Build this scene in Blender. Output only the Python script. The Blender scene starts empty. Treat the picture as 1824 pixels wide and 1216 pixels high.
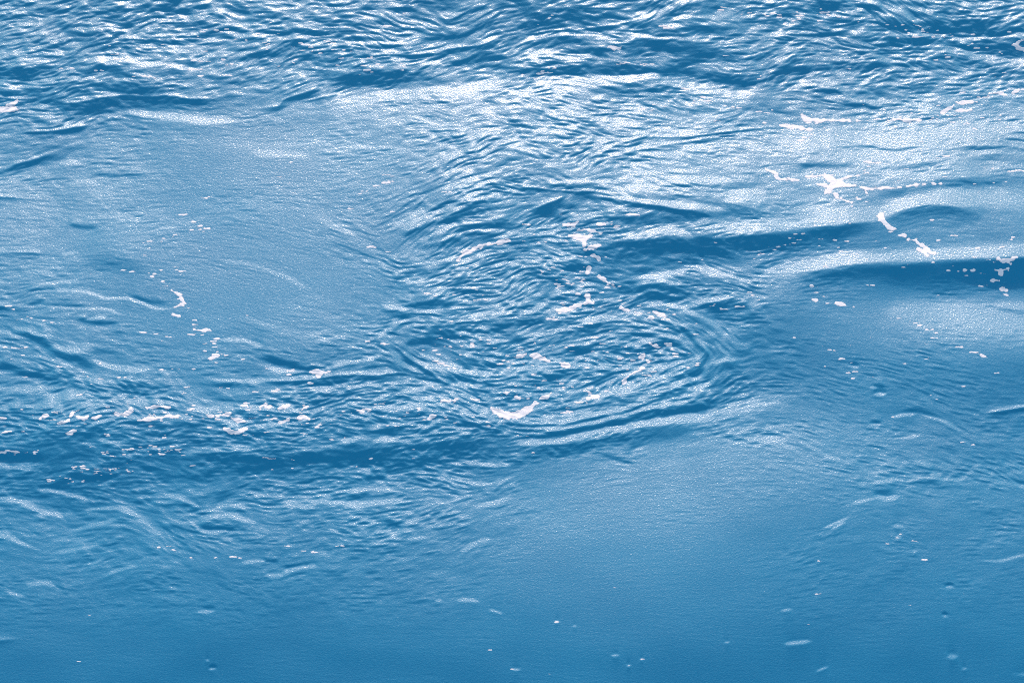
import bpy, math
import numpy as np
S = bpy.context.scene
# ---------------- camera, sky, sun, exposure ----------------
DEP, DIST, HFOV = 39.0, 130.0, 10.0
CH = DIST*math.sin(math.radians(DEP)); CY = -DIST*math.cos(math.radians(DEP))
cam_d = bpy.data.cameras.new('camera'); cam = bpy.data.objects.new('camera', cam_d); S.collection.objects.link(cam)
cam.location = (0, CY, CH); cam.rotation_euler = (math.radians(90-DEP), 0, 0)
cam_d.sensor_width = 36; cam_d.lens = 18/math.tan(math.radians(HFOV/2)); cam_d.clip_end = 20000
S.camera = cam
SUN_EL, SUN_AZ = 10.0, 0.0      # azimuth: degrees right of straight ahead (+y)
w = bpy.data.worlds.new('World'); S.world = w; w.use_nodes = True
nt = w.node_tree; bg = nt.nodes['Background']
sky = nt.nodes.new('ShaderNodeTexSky'); sky.sky_type = 'NISHITA'; sky.sun_disc = False
sky.sun_elevation = math.radians(SUN_EL); sky.sun_rotation = math.radians(SUN_AZ)
sky.air_density = 1.0; sky.dust_density = 1.0; sky.ozone_density = 1.0
nt.links.new(sky.outputs[0], bg.inputs[0]); bg.inputs[1].default_value = 0.14
sd = bpy.data.lights.new('sun', 'SUN'); sun = bpy.data.objects.new('sun', sd); S.collection.objects.link(sun)
sd.energy = 3.0; sd.angle = math.radians(0.5); sd.color = (1.0, 0.84, 0.77)
sun.rotation_euler = (math.radians(90-SUN_EL), 0, math.radians(180-SUN_AZ))
S.view_settings.view_transform = 'Standard'; S.view_settings.look = 'None'; S.view_settings.gamma = 1
S.view_settings.exposure = 1.12
S.cycles.use_denoising = False
S.cycles.filter_width = 0.9
# ---------------- the shape of the water ----------------
# Everything about the current is first laid out on a chart (the photo's 1824 x 1216 frame plus a margin), then turned into
# a real height field on the sea plane: crest faces, hollows and ripples become slopes of the water.
PW, PH = 1824.0, 1216.0
RS = 1.0; X0, Y0 = -130.0, -100.0
W, H = int((PW+260)*RS), int((PH+200)*RS)
rng = np.random.default_rng(7)
gx = (np.arange(W)/RS+X0).astype(np.float32); gy = (np.arange(H)/RS+Y0).astype(np.float32)
GX, GY = np.meshgrid(gx, gy)

def sample(img, x, y):                         # bilinear, x and y in array units
    h, w_ = img.shape
    x = np.clip(x, 0, w_-1.001); y = np.clip(y, 0, h-1.001)
    xi = x.astype(np.int32); yi = y.astype(np.int32); fx = x-xi; fy = y-yi
    return (img[yi, xi]*(1-fx)+img[yi, xi+1]*fx)*(1-fy)+(img[yi+1, xi]*(1-fx)+img[yi+1, xi+1]*fx)*fy
def blur(img, sx, sy=None):
    sy = sx if sy is None else sy
    h, w_ = img.shape
    fx = np.fft.rfftfreq(w_)[None, :]; fy = np.fft.fftfreq(h)[:, None]
    g = np.exp(-2*(np.pi**2)*((sx*fx)**2+(sy*fy)**2))
    return np.fft.irfft2(np.fft.rfft2(img)*g, s=(h, w_)).astype(np.float32)
def noise(sx, sy=None):
    n = blur(rng.standard_normal((H, W)).astype(np.float32), sx, sy)
    return n/n.std()
def grid(rows, cell, soft):                    # a coarse table over the frame -> a smooth field on the chart
    g = np.array([[float(v) for v in r.split()] for r in rows.strip().splitlines()], np.float32)
    f = sample(g, GX/cell-.5, GY/cell-.5)
    return blur(f, soft*RS)

TONE = grid('''
45 42 42 45 45 45 45 42 45 45 42 45 30 38 35 45 42 45 35 35 38 42 45 40
45 42 42 42 48 45 38 38 42 42 50 42 45 40 32 32 42 45 48 50 32 32 45 40
35 40 25 35 50 52 50 55 60 72 65 75 72 72 62 50 62 50 50 50 58 58 60 60
45 35 52 50 52 58 58 58 58 58 60 52 55 52 58 60 62 68 70 78 80 80 80 78
58 55 55 52 52 55 58 58 54 50 48 45 45 50 58 60 58 60 60 65 58 55 50 55
55 52 48 48 50 50 50 50 46 38 32 32 35 40 42 42 45 30 30 40 25 38 38 45
48 45 36 38 48 50 50 48 46 40 42 40 42 42 30 28 35 42 55 50 40 28 22 15
38 45 40 38 45 48 48 48 46 34 36 36 42 36 35 38 35 25 30 38 42 55 62 68
38 34 36 34 38 40 36 30 34 30 30 30 38 42 38 38 30 20 22 22 22 22 22 20
38 38 40 40 45 42 40 38 38 32 38 42 42 42 32 28 30 35 35 30 25 26 25 22
8 6 14 8 17 13 12 17 12 19 12 18 20 32 38 42 45 50 45 38 34 32 30 28
22 10 17 28 27 30 27 32 34 38 38 35 40 42 44 44 42 40 36 34 32 30 30 28
30 30 28 32 34 34 30 30 28 30 28 32 38 38 36 36 34 30 26 24 24 24 26 26
24 24 22 22 24 24 22 22 24 26 28 28 28 28 26 26 26 24 22 20 20 20 20 20
20 20 20 20 20 20 20 20 22 22 22 22 22 22 22 22 20 20 18 18 18 18 18 18
17 17 17 17 17 17 17 17 17 17 17 17 17 17 17 17 16 16 15 15 15 14 14 14''', 76, 22)/100*1.08+.01
FINE = grid('''
6 6 6 6 6 4 4 4 4 6 6 6
5 2 1 1 2 7 8 4 4 3 5 4
1 1 1 1 2 8 7 5 4 3 1 1
2 1 0 0 2 7 8 7 5 1 1 1
4 3 2 3 5 8 9 8 6 1 1 1
3 4 4 4 5 4 1 1 1 1 2 3
2 2 2 2 2 1 0 0 0 1 1 1
0 0 0 0 0 0 0 0 0 0 0 0''', 152, 25)
MED = grid('''
9 9 9 8 7 5 6 7 5 7 9 8
3 1 0 0 1 3 5 3 3 2 3 2
0 0 0 0 1 3 3 3 2 1 1 1
2 0 0 0 1 3 4 3 3 0 0 0
3 2 1 2 2 3 3 3 2 0 0 0
2 3 3 2 3 2 0 0 0 0 1 1
1 2 1 1 2 1 0 0 0 0 0 0
0 0 0 0 0 0 0 0 0 0 0 0''', 152, 25)
ANG = '''
10 12 8 2 12 8 5 3 3 -3 -2 -5
12 0 2 8 10 22 -18 -5 12 3 5 5
0 5 -5 -12 15 33 12 -6 -5 5 8 5
0 -3 -15 -10 -5 15 15 20 -5 0 0 -3
-5 -8 2 5 -15 -10 15 22 25 -15 -20 -10
3 -10 8 3 5 5 10 8 5 -15 -10 -15
0 10 -30 5 8 15 0 0 0 20 0 10
0 0 0 0 0 0 0 0 0 0 0 0'''
ang = np.radians(np.array([[float(v) for v in r.split()] for r in ANG.strip().splitlines()], np.float32))
BAND = np.exp(-.5*((GY-(728+.02*GX))/34)**2)*np.clip((930-GX)/120, 0, 1)      # the strip of rapids on the left
FINE += 7.5*BAND; MED += 1.5*BAND
TONE = TONE+.08*BAND; TONE = TONE*(1-.14*np.clip((GY-980)/200, 0, 1))
def field(g): return blur(sample(g, GX/152-.5, GY/152-.5), 25*RS)
FX2, FY2 = field(np.cos(2*ang))*1.0, field(np.sin(2*ang))*1.0        # doubled angle; y up

# --- crests, troughs and lines of the current, traced point by point ---
# L amp width pts : a rounded ridge line;  E amp_far width_far amp_near width_near pts : an edge with different sides
STROKES = '''
L -.35 8 118 168 150 160 200 158 250 163 300 166
E .3 3 -.35 12 100 186 150 180 190 173 240 172 300 173 350 176 395 181
L .4 5 215 202 260 206 310 209 370 216 430 218
L -.3 6 130 205 160 195 200 187
E .3 5 -.35 5 30 238 80 236 110 232 150 225 165 222
L -.3 4 95 240 130 236 155 232
L -.4 7 0 303 40 295 80 283 118 276
L .3 2.5 0 298 30 290 70 280 105 268
L .35 4 100 292 120 289 142 290
L -.3 6 45 182 80 177 120 178
L -.35 5 0 165 50 163 100 158
L .3 3 40 195 60 203 90 208 120 206
L .3 3 215 112 260 112 300 116 355 125
L .3 4 300 95 350 85 400 72
L .25 3 150 113 190 104 240 105
L .2 3 0 150 60 148 120 140 180 138
L -.3 4 8 17 40 8 75 3
L -.3 5 262 17 300 8 330 4
L -.3 4 240 37 290 25 345 17
L -.3 4 155 25 200 18 250 13
L -.35 5 190 30 230 30
L -.3 4 213 46 243 43
L -.3 4 18 36 45 28
L -.3 4 60 20 110 19
L -.3 4 100 50 165 42
L -.3 5 130 62 182 58
L -.3 4 100 73 135 71
L -.3 4 180 72 222 60
L -.3 4 183 53 202 52
L -.3 4 320 22 352 13
L -.3 4 340 45 378 40
L -.3 4 225 56 265 52
L -.3 5 180 86 205 82
L -.3 4 0 130 50 127 100 118
L -.3 4 20 140 70 132 110 125
L -.35 5 310 110 350 113
L -.35 7 420 110 456 100 500 96
L -.35 5 170 118 188 119
L -.3 3.5 581 12 615 10
L -.3 4 640 15 690 15
L -.3 4 690 14 740 20
L -.3 4 705 5 760 3 820 6
L -.3 5 720 24 760 18 800 20
L -.35 5 735 75 780 66 830 55 870 42 912 36
E .25 4 -.35 5 700 100 760 95 800 86 850 80 880 70 912 60
L -.35 8 790 118 830 108 880 106 912 104
L .3 4 640 118 700 120 760 112 810 112
L -.35 7 560 138 620 138 680 130 740 126
L -.35 8 570 155 640 148 700 147 760 140 800 150
L .38 7 600 186 660 174 720 168 790 164 840 158 900 142 912 138
L -.35 5 635 128 670 123 725 127
L -.3 5 600 105 650 98
L -.3 5 555 114 592 106
L -.35 5 510 82 540 78
E .3 4 -.3 7 456 195 495 190 510 178 540 168 572 160
L -.3 6 505 176 540 168 568 162
E .3 4 -.25 4 540 182 580 175 612 169
L -.3 4 560 46 610 44 660 40
L -.3 4 480 62 560 58 640 56
L -.3 4 600 72 680 70 740 68
L -.3 4 670 38 700 40
L .3 3 620 80 700 78 780 60
L -.3 4 640 88 720 82
L .2 5 440 274 500 276 560 280
L .2 2 712 251 750 248
L -.15 2 710 246 740 243
L -.35 12 912 45 960 38 1020 33 1085 33
L -.3 4 912 26 960 18
E .3 3 -.35 4 912 60 990 55 1050 50 1100 42 1150 34
L -.3 8 1095 13 1140 8 1185 14
L -.35 6 1165 31 1200 19 1250 12 1300 12
L .3 3 1130 40 1165 22 1200 10
L -.35 4 1120 48 1168 48
L -.35 6 1205 49 1250 49 1285 58
L .4 4 912 85 940 72 980 62 1040 60 1070 65 1090 75 1105 77
L -.3 8 925 90 960 78 1010 70 1055 80
L -.45 10 1100 84 1140 78 1180 80 1230 82 1290 80
L .35 2.5 1085 80 1115 72 1140 63 1180 67 1240 70 1290 67
L -.35 7 1215 106 1270 98 1310 105
L .35 6 912 102 960 97 1010 102 1060 108 1110 110 1150 113 1210 113
L -.3 5 1010 100 1060 90 1090 87
L -.45 9 912 128 980 126 1040 122 1090 117 1140 115 1200 123 1260 135 1310 146 1375 142
L .32 7 912 168 960 160 1010 148 1080 140 1150 138 1200 145 1240 156 1290 163 1375 172
L -.22 14 1060 168 1110 160 1170 158 1210 165 1228 175
L .3 3 930 178 955 192 985 205 1010 213
L -.4 3 950 193 975 203 1003 212
L -.4 4 1000 204 1030 212 1060 222 1085 231
L .35 4 1000 198 1050 210 1110 226
L -.4 4 905 225 960 225
L -.3 3 912 238 950 235
L -.35 3 980 240 1030 250
L -.4 4 915 268 950 275 985 281
L -.35 3 980 280 1012 278
L .3 3 912 262 950 268 1000 282
L -.35 3 905 215 940 214
E .38 3 -.38 4 1040 292 1070 272 1110 256 1150 245 1200 243 1260 240 1310 232 1375 228
E .35 4 -.3 5 1045 305 1080 285 1130 272 1180 260 1250 250 1300 246
L .3 4 1210 264 1270 260 1300 250
L .25 3 1320 252 1350 262 1380 272
L .3 4 1040 208 1100 220 1150 222
L -.2 5 1160 195 1210 200 1260 198
L -.4 7 1440 8 1480 9 1522 17
L -.35 5 1525 14 1572 14
L -.35 4 1600 5 1630 7 1660 4
L -.35 5 1675 10 1715 8
L -.35 5 1368 20 1400 17 1425 24
L -.35 5 1375 38 1412 41
L -.4 5 1412 46 1440 45 1468 49
L -.35 4 1540 28 1560 30
L -.35 4 1465 38 1500 38 1540 42
L -.35 3 1710 18 1730 19
L -.35 4 1700 36 1760 42 1770 44
L .3 3 1480 20 1520 22 1545 12
L -.45 8 1530 50 1590 45 1640 47 1700 52 1750 55 1830 53
L .45 4 1570 58 1620 59 1650 62 1700 69 1745 70 1800 63 1830 60
L -.45 10 1560 65 1600 68 1650 75 1700 75 1760 82 1830 84
L .45 7 1640 88 1700 92 1750 103 1800 113 1830 118
L -.3 10 1640 101 1680 102 1710 110 1760 119 1790 124
L -.3 3 1368 70 1400 65 1460 58 1530 55
L .3 3 1368 65 1420 58 1480 52
L -.4 5 1368 132 1410 122 1470 122 1530 118 1600 115 1640 108 1665 100
L -.35 9 1360 140 1400 133 1440 128
L .4 4 1480 141 1550 145 1600 147 1665 150
L -.3 3 1500 145 1560 143 1612 142
L -.2 12 1520 164 1580 156 1630 156 1680 165
L -.3 2.5 1495 185 1540 190 1565 193 1592 186
L -.35 3 1440 163 1490 163 1502 170
L .3 4 1400 146 1450 150 1500 150
L -.4 2 1485 264 1530 263 1560 265 1590 268 1645 262
L -.28 2.5 1690 266 1760 262 1830 268
L -.4 4 1408 298 1470 295 1530 293
L -.25 5 1700 290 1760 280 1830 285
L -.25 4 1560 300 1620 298 1680 288
L .25 5 1368 262 1440 262 1500 255
L .25 6 1640 240 1720 236 1830 225
L .2 5 1480 278 1560 276 1640 272
L .2 10 1380 240 1500 250 1620 250 1760 245
L .48 8 1235 415 1300 410 1368 404 1440 399 1500 392 1560 383 1600 368 1650 357 1700 354 1760 361
L .42 9 1340 492 1400 481 1460 471 1520 461 1600 458 1700 454 1790 448
L .15 18 1560 545 1620 552 1700 560 1780 562 1835 560
L .3 7 1400 378 1440 376 1500 378 1560 376 1590 370
L -.3 7 1540 345 1600 342 1640 333 1700 326 1830 324
L .25 8 1640 352 1720 352 1830 358
E .4 4 -.3 3 905 328 940 336 1000 338 1060 342 1100 350 1150 362 1200 370 1260 379
L .35 2.5 1050 345 1090 350 1140 355 1200 362 1260 369 1310 378
L -.35 4 1000 350 1060 352 1110 361 1180 372 1240 380 1285 386
E .42 4 -.42 9 935 377 970 364 1000 352 1012 349
L -.4 8 950 384 985 368 1015 362 1035 374
L -.3 5 930 331 1000 333 1060 334 1090 338
L .35 3 1000 322 1050 324 1095 318
L .45 4 1112 336 1140 334 1170 336
L .42 4 1180 320 1250 320 1310 322
L -.25 4 1190 330 1280 332 1368 331
L -.25 5 1110 347 1180 350 1250 358
L .35 4 1290 341 1368 344
L .4 5 1100 417 1150 418 1200 415 1230 420
L .3 3 1160 410 1200 408 1232 421
L -.35 8 1060 398 1130 392 1200 390 1270 388
L -.3 6 1270 372 1320 378 1368 380
L .2 6 1280 352 1330 358 1368 356
L .35 5 1120 494 1180 488 1230 478 1270 485 1310 498 1335 512
L .28 3 1070 500 1130 506 1180 502 1240 512
E .35 3 -.35 5 1120 532 1145 525 1165 517 1190 525 1225 536
L .4 3 1208 549 1250 540 1285 530 1305 528
L -.35 6 1130 523 1165 518 1200 520 1235 524
L -.35 4 1080 504 1120 505 1200 508
L -.4 4 1000 478 1040 476 1070 472
L -.35 5 995 480 1030 478 1050 480
L -.3 8 1240 545 1290 545 1340 548
L .35 4 905 606 960 600 1010 586 1060 572 1105 558
L .35 3 955 566 985 556 1015 549
L .35 3 912 562 940 555 975 536
L -.35 4 905 578 950 570 990 560
L -.35 4 990 595 1040 588 1080 575
L -.3 5 905 612 940 600
L .3 2.5 1140 590 1170 583 1185 575
L -.3 6 985 500 1010 510 1040 504
L .3 2.5 708 428 720 412 760 395 800 375 850 355 912 335
L .3 2.5 700 415 730 398 770 380 830 350 885 330
L .3 2.5 735 440 760 420 800 405 850 395 912 385
L .3 2.5 690 410 720 395 750 372
L .3 2.5 760 345 800 332 850 315 900 305
L .25 2.5 770 318 800 305 840 300
L -.33 4 715 428 740 405 780 386 830 366 885 352
L -.3 4 760 375 800 360 850 344
L -.38 6 800 418 850 400 918 398
L -.3 4 770 440 810 425 850 418 890 418
L -.35 4 760 400 800 388 850 378 912 368
L .3 2.5 770 432 810 420 850 411 905 408
L .3 3 700 400 740 380 800 352
L .25 3 840 330 880 320 920 316
L -.3 5 850 322 890 318 930 312
L .35 3 680 540 705 546 728 551
L .25 3 668 602 690 585 712 558
L .3 2.5 780 532 805 520 830 510 862 513
L -.4 5 795 520 840 516 872 522
L -.35 6 730 541 795 536
L -.35 5 785 546 815 545
L .3 3 830 570 870 556 915 550
L .3 3 800 592 840 594 872 597
L -.3 6 700 565 730 560
L -.35 5 700 498 725 500
L .3 2.5 700 500 740 500 770 498
L -.35 7 750 590 800 600 860 585
L -.35 6 870 590 912 578
L -.3 4 720 610 780 605
L .25 4 900 470 940 462 980 470
L .25 3 960 480 985 462 1010 450
L -.25 2 155 312 200 313 262 313
L .15 3 120 325 170 325
L -.22 3 120 401 150 405 175 403
L .2 2 110 452 140 448
L .25 1.6 40 533 60 520 100 516 150 521 190 531 225 531 260 541 280 549 312 549
L -.18 3 45 524 70 516 110 514
L -.18 3 50 542 80 534
L .22 1.6 55 543 120 548 180 550 222 560
L -.18 2.5 60 541 110 543 160 545
L -.15 3 230 524 270 537 300 540
L -.3 3 135 570 170 575 215 574
L .3 2 150 572 170 567 190 563
L .2 2 60 505 110 503 150 498
L -.15 12 150 470 200 470 260 478
L -.36 6 18 580 50 595 80 612 110 628 140 642 178 655
L .35 3.5 88 612 115 622 150 628
L .35 3 18 582 50 589 78 602
L .4 3 150 638 190 652 230 658 268 657
L .25 3 0 590 20 597 35 606
L -.25 4 340 681 400 683 456 685
L .3 3 370 676 430 677 480 674
L .28 3 395 605 430 606 470 618
L -.25 5 200 690 260 688 320 691
L -.25 3 120 698 200 700 280 706
L -.25 3 0 700 60 702 110 698
L .25 3 0 690 60 692 120 690
L .25 3 120 668 160 675 210 684
L -.25 4 0 652 50 665 100 672 150 678
L -.3 7 120 775 170 772 200 768
L .25 4 0 793 40 790 90 791
L .35 6 0 828 40 831 85 826
L -.2 6 0 812 60 816 120 812
L -.2 8 70 870 110 865 130 850
L .3 5 320 812 360 801 420 799 470 803
L -.2 12 350 815 400 820 456 825 520 822 600 812 700 820 800 815 890 808
L .3 4 500 803 540 798 580 794 620 782 660 777 740 784
L .25 3 640 762 700 752 745 740
L .25 2.5 660 783 710 778 760 778
L -.2 8 600 775 660 765 720 768
L -.2 10 720 790 800 792 860 792
L .25 3 170 780 200 785 230 792
E .4 4 -.32 5 456 677 500 677 580 672 640 668 700 665 725 660
L -.3 6 456 633 500 645 540 655 572 659
L .25 2.5 572 655 620 643 685 632
L .3 3 475 655 510 660 552 659
L .3 3 500 708 530 694 560 690 620 688 690 686
L -.3 5 530 682 560 684 620 680
L .42 3 700 622 740 640 780 655 830 668 870 675 915 681
L .25 3 670 618 700 632 735 655 765 665 795 672
L -.32 6 735 662 800 670 860 680
L -.32 5 715 630 750 643 790 652
L .3 3 770 658 830 665 915 672
L -.3 6 860 655 890 650
L .35 3 745 625 770 640 800 650 830 660
L .25 4 680 680 730 680 790 684
L -.3 4 560 700 600 704 640 698
L -.3 5 540 720 570 720
L .35 2 912 752 980 755 1040 745 1100 730 1160 704 1205 691 1245 686
L .3 2 905 760 970 762 1035 751 1100 734 1150 716 1180 701
L .35 2.3 912 770 970 768 1030 759 1085 745 1150 731 1200 719 1265 702
L -.3 2 905 765 970 765 1040 752 1110 735
L .35 2 905 744 960 747 1010 740 1060 730
L -.42 7 930 777 1010 773 1080 757 1160 743 1230 730 1295 714
L .7 4.5 905 789 960 787 1020 781 1080 768 1130 758 1200 748 1265 738
L .2 10 1180 752 1260 738 1330 722 1400 714
L -.22 11 930 802 1020 797 1100 785 1160 777 1240 766
L .35 3.5 1215 692 1250 688 1268 677 1278 660
L .25 1.5 1222 662 1226 678 1236 690
L .3 2 1275 602 1290 625 1305 648
L .3 3 1265 652 1290 643 1310 640
L .3 3 1160 662 1200 650 1245 640
L .35 4 1070 697 1110 692 1145 682
L .3 3 1080 700 1120 694 1180 675
L -.4 6 955 688 990 672 1005 666
L .3 3 912 655 950 660 1000 668
L .3 3 930 648 990 652 1060 652
L .3 3 912 692 940 700 970 706
L .35 2.5 1000 720 1050 712 1100 698
L -.3 3 1040 690 1080 672 1120 660
L -.3 6 1225 668 1255 665 1265 655
L .3 2.5 990 652 1050 650 1110 655 1160 640
L -.3 5 1130 625 1170 615 1210 612
L -.3 5 1000 628 1060 622
L -.3 3 120 845 160 850 205 849
L .3 4 0 888 40 896 80 912 112 919
L .22 4 200 888 235 912 270 940 292 962
L .25 3 290 880 330 890 360 905
L .45 1.6 335 927 350 941 370 948 412 947
L -.32 4 348 938 390 942 445 939
L .4 3.5 350 924 400 916 440 926 462 935
L .25 2 345 914 380 909 405 911
L -.25 2 345 918 380 914 410 912
L .25 2 130 947 170 936 205 925
L .22 2 100 987 140 976 180 971
L -.15 4 110 1002 170 996 205 984
L .22 2 150 1006 190 991
L .25 3 0 955 40 968 70 980
L .3 2.5 60 920 90 917 118 922
L .25 2.5 40 1041 70 1038 90 1040 102 1047
L .25 2 10 1053 45 1062
L .3 2 428 1003 456 1001 478 999
L -.15 3 460 997 500 1000
L .38 2.5 500 1022 530 1012 560 1008 573 1010
L -.2 2.5 505 1012 535 1007 560 1004
L .18 3 480 1027 510 1025
L .22 2 188 1022 220 1013 250 1006
L .35 2 815 1069 835 1067 856 1070
L .3 1.5 773 1070 789 1070
L .25 1.5 870 1084 897 1092
L .4 1.8 628 932 645 926 665 928 655 935 635 934
L -.25 2 635 931 655 930
L .35 2.5 705 933 730 929 752 924
L -.3 4 680 932 720 930
L .3 2 688 951 715 945 745 940
L .22 2.5 725 958 760 955
L .28 1.5 585 944 598 947 606 950
L .22 2 430 872 480 885 550 884
L .25 2.5 490 898 540 893 590 895
L .22 2.5 520 895 560 886 610 880
L .22 2.5 590 880 660 870 720 876
L .25 2.5 770 848 810 858 850 864 885 860 915 848
L .22 3 780 830 840 824 912 828
L -.2 2 800 856 850 867 900 858
L .25 3 842 904 880 895 915 884
L -.25 4 620 885 660 880
L .25 3 735 843 775 850
L -.2 4 380 885 430 880
L .2 2.5 820 985 845 968 880 958
L .18 3 1338 785 1362 784 1392 788 1425 802
L -.15 2 1385 786 1420 792 1450 805
L -.15 2 1070 812 1100 818 1130 828
L .18 2 1465 813 1500 818
L 0.188 2 1638 738 1670 747 1692 757 1718 770
L 0.188 2 1586 743 1600 739 1632 736
L -0.11 3 1600 732 1640 732 1680 748
L 0.262 2 1549 689 1562 690
L -0.165 3.5 1555 684 1575 688
L -0.176 4 1555 696 1580 696
L 0.285 2 1556 701 1580 701
L -0.165 4 1515 647 1532 648
L 0.225 1.6 1510 652 1532 653
L -0.193 3.5 1548 752 1568 752
L 0.225 1.6 1546 755 1570 756
L -0.209 5.5 1555 876 1595 878
L 0.375 2.5 1558 883 1580 887 1602 883
L 0.188 1.8 1515 897 1540 892 1565 887
L .2 1.6 1465 941 1490 931 1512 918
L .2 1.6 1480 943 1508 928
L 0.165 2 1550 858 1590 853 1620 857
L 0.165 2 1600 858 1650 851 1700 853
L 0.225 2 1655 844 1680 842
L -0.138 2.5 1590 850 1630 858 1680 857
L 0.225 2 1792 850 1810 858 1830 868
L -0.165 2.5 1795 846 1830 860
L 0.15 2 1600 780 1640 776
L 0.225 2 1590 935 1612 936
L 0.262 2.5 1595 956 1604 957
L 0.262 2.5 1625 981 1632 982
L 0.3 2 1685 1043 1698 1043
L -0.138 2.5 1682 1039 1700 1039
L 0.3 2 1678 1095 1690 1095
L -0.176 3 1678 1091 1692 1091
L .3 2 1395 1145 1415 1143 1445 1140
L .22 2 1390 1086 1410 1084
L 0.262 3 1686 1167 1705 1169
L 0.225 1.6 1713 1189 1722 1189
L .2 1.6 1455 1195 1475 1186
L .35 1.6 1089 1166 1105 1166
L .35 1.8 988 1106 996 1107
L .3 1.5 1020 1114 1028 1114
L .35 1.8 1140 1173 1146 1173
L .35 1.8 1117 1185 1124 1184
L .35 1.6 912 1191 926 1191
L .25 1.5 1288 1143 1298 1143
L .38 1.8 371 1190 386 1189
L -.25 2.5 372 1186 388 1186
L .25 1.5 365 1175 373 1176
L -.2 4 360 1081 385 1081
L .2 3 350 1088 385 1087
L 0.135 2 1730 995 1780 998 1830 988
L 0.15 2 1800 1198 1830 1199
L 0.21 1.88 1150 560 1200 574 1245 598 1264 630 1256 655 1225 676
L -0.18 2.62 1150 567 1195 580 1238 604 1255 630 1246 652 1220 668
L 0.19 1.88 1090 588 1160 590 1212 606 1237 630 1226 652 1190 668 1140 682
L -0.18 3.0 1100 596 1160 598 1205 612 1226 632 1215 648 1180 662
L 0.18 1.88 1050 608 1120 612 1170 624 1192 640 1165 655 1110 670 1060 692
L -0.18 3.0 1060 616 1120 620 1165 632 1178 642 1150 652
L .35 2.2 1180 540 1240 558 1282 588 1302 628
L .35 2.5 1140 700 1190 690 1240 672 1268 650
L -.3 3 1160 704 1210 692 1250 676
L .35 2.2 930 762 1000 762 1070 750 1130 734 1180 716 1230 700 1262 690
L -.3 2.5 925 759 1000 758 1065 746 1125 730 1175 712
L .35 2.5 690 600 715 625 760 655 810 690 850 720 890 745
L -.3 4 700 610 740 648 790 680 830 705
L .3 2.5 780 690 830 715 860 738 900 756
L .28 2.5 940 690 1000 700 1060 690 1110 674
E -.36 9 -.4 24 1045 434 1100 437 1160 434 1250 428 1340 421 1420 414 1500 403 1572 391
E -.3 9 -.33 34 1400 497 1480 486 1560 478 1640 473 1740 471 1824 468
E -.3 6 -.3 20 1578 388 1620 374 1680 370 1750 386
L .07 5 170 260 300 250 450 262 600 250
L -.06 8 200 340 350 350 480 340
L .07 5 420 560 520 590 640 600
L .08 4 540 380 600 400 660 440 690 480
L -.07 4 590 430 620 446 665 458
L .07 6 480 200 600 195 700 200 780 215
L .08 3 660 230 740 214 800 225
L .06 3 250 420 320 400 380 380
L -.06 6 100 360 200 372 300 362
L .07 2.5 560 270 660 262 740 268
L .06 3 380 460 480 480 560 520
L .3 2.5 0 700 80 702 160 698 260 704
L .3 2.5 120 712 220 716 330 712
L .3 2.5 300 722 400 728 520 722
L .3 2.2 40 722 120 726 190 722
L .3 2.2 380 752 470 758 560 752
L .3 2.2 600 720 700 722 780 716
L .3 2.2 640 745 720 742 800 748
L .3 2.2 20 752 90 756 150 752
L .25 3 560 893 640 898 720 890
L .3 2.5 480 905 520 900 570 905
L .3 2.5 380 905 420 900 450 908
L .28 3 60 870 110 878 160 892
L .25 2.5 150 912 200 905 240 912
'''
def spline(p, n=6):
    if len(p) < 3: return np.array([p[0]+(p[-1]-p[0])*t for t in np.linspace(0, 1, n)])
    q = np.vstack([2*p[0]-p[1], p, 2*p[-1]-p[-2]]); out = []
    for i in range(len(p)-1):
        a, b, c, d = q[i:i+4]
        for t in np.arange(n)/n:
            out.append(.5*((2*b)+(c-a)*t+(2*a-5*b+4*c-d)*t*t+(3*b-a-3*c+d)*t**3))
    out.append(p[-1]); return np.array(out)
LINE = np.zeros((H, W), np.float32)
ax = FX2*.6; ay = FY2*.6; aw = np.full((H, W), .6, np.float32)
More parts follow.
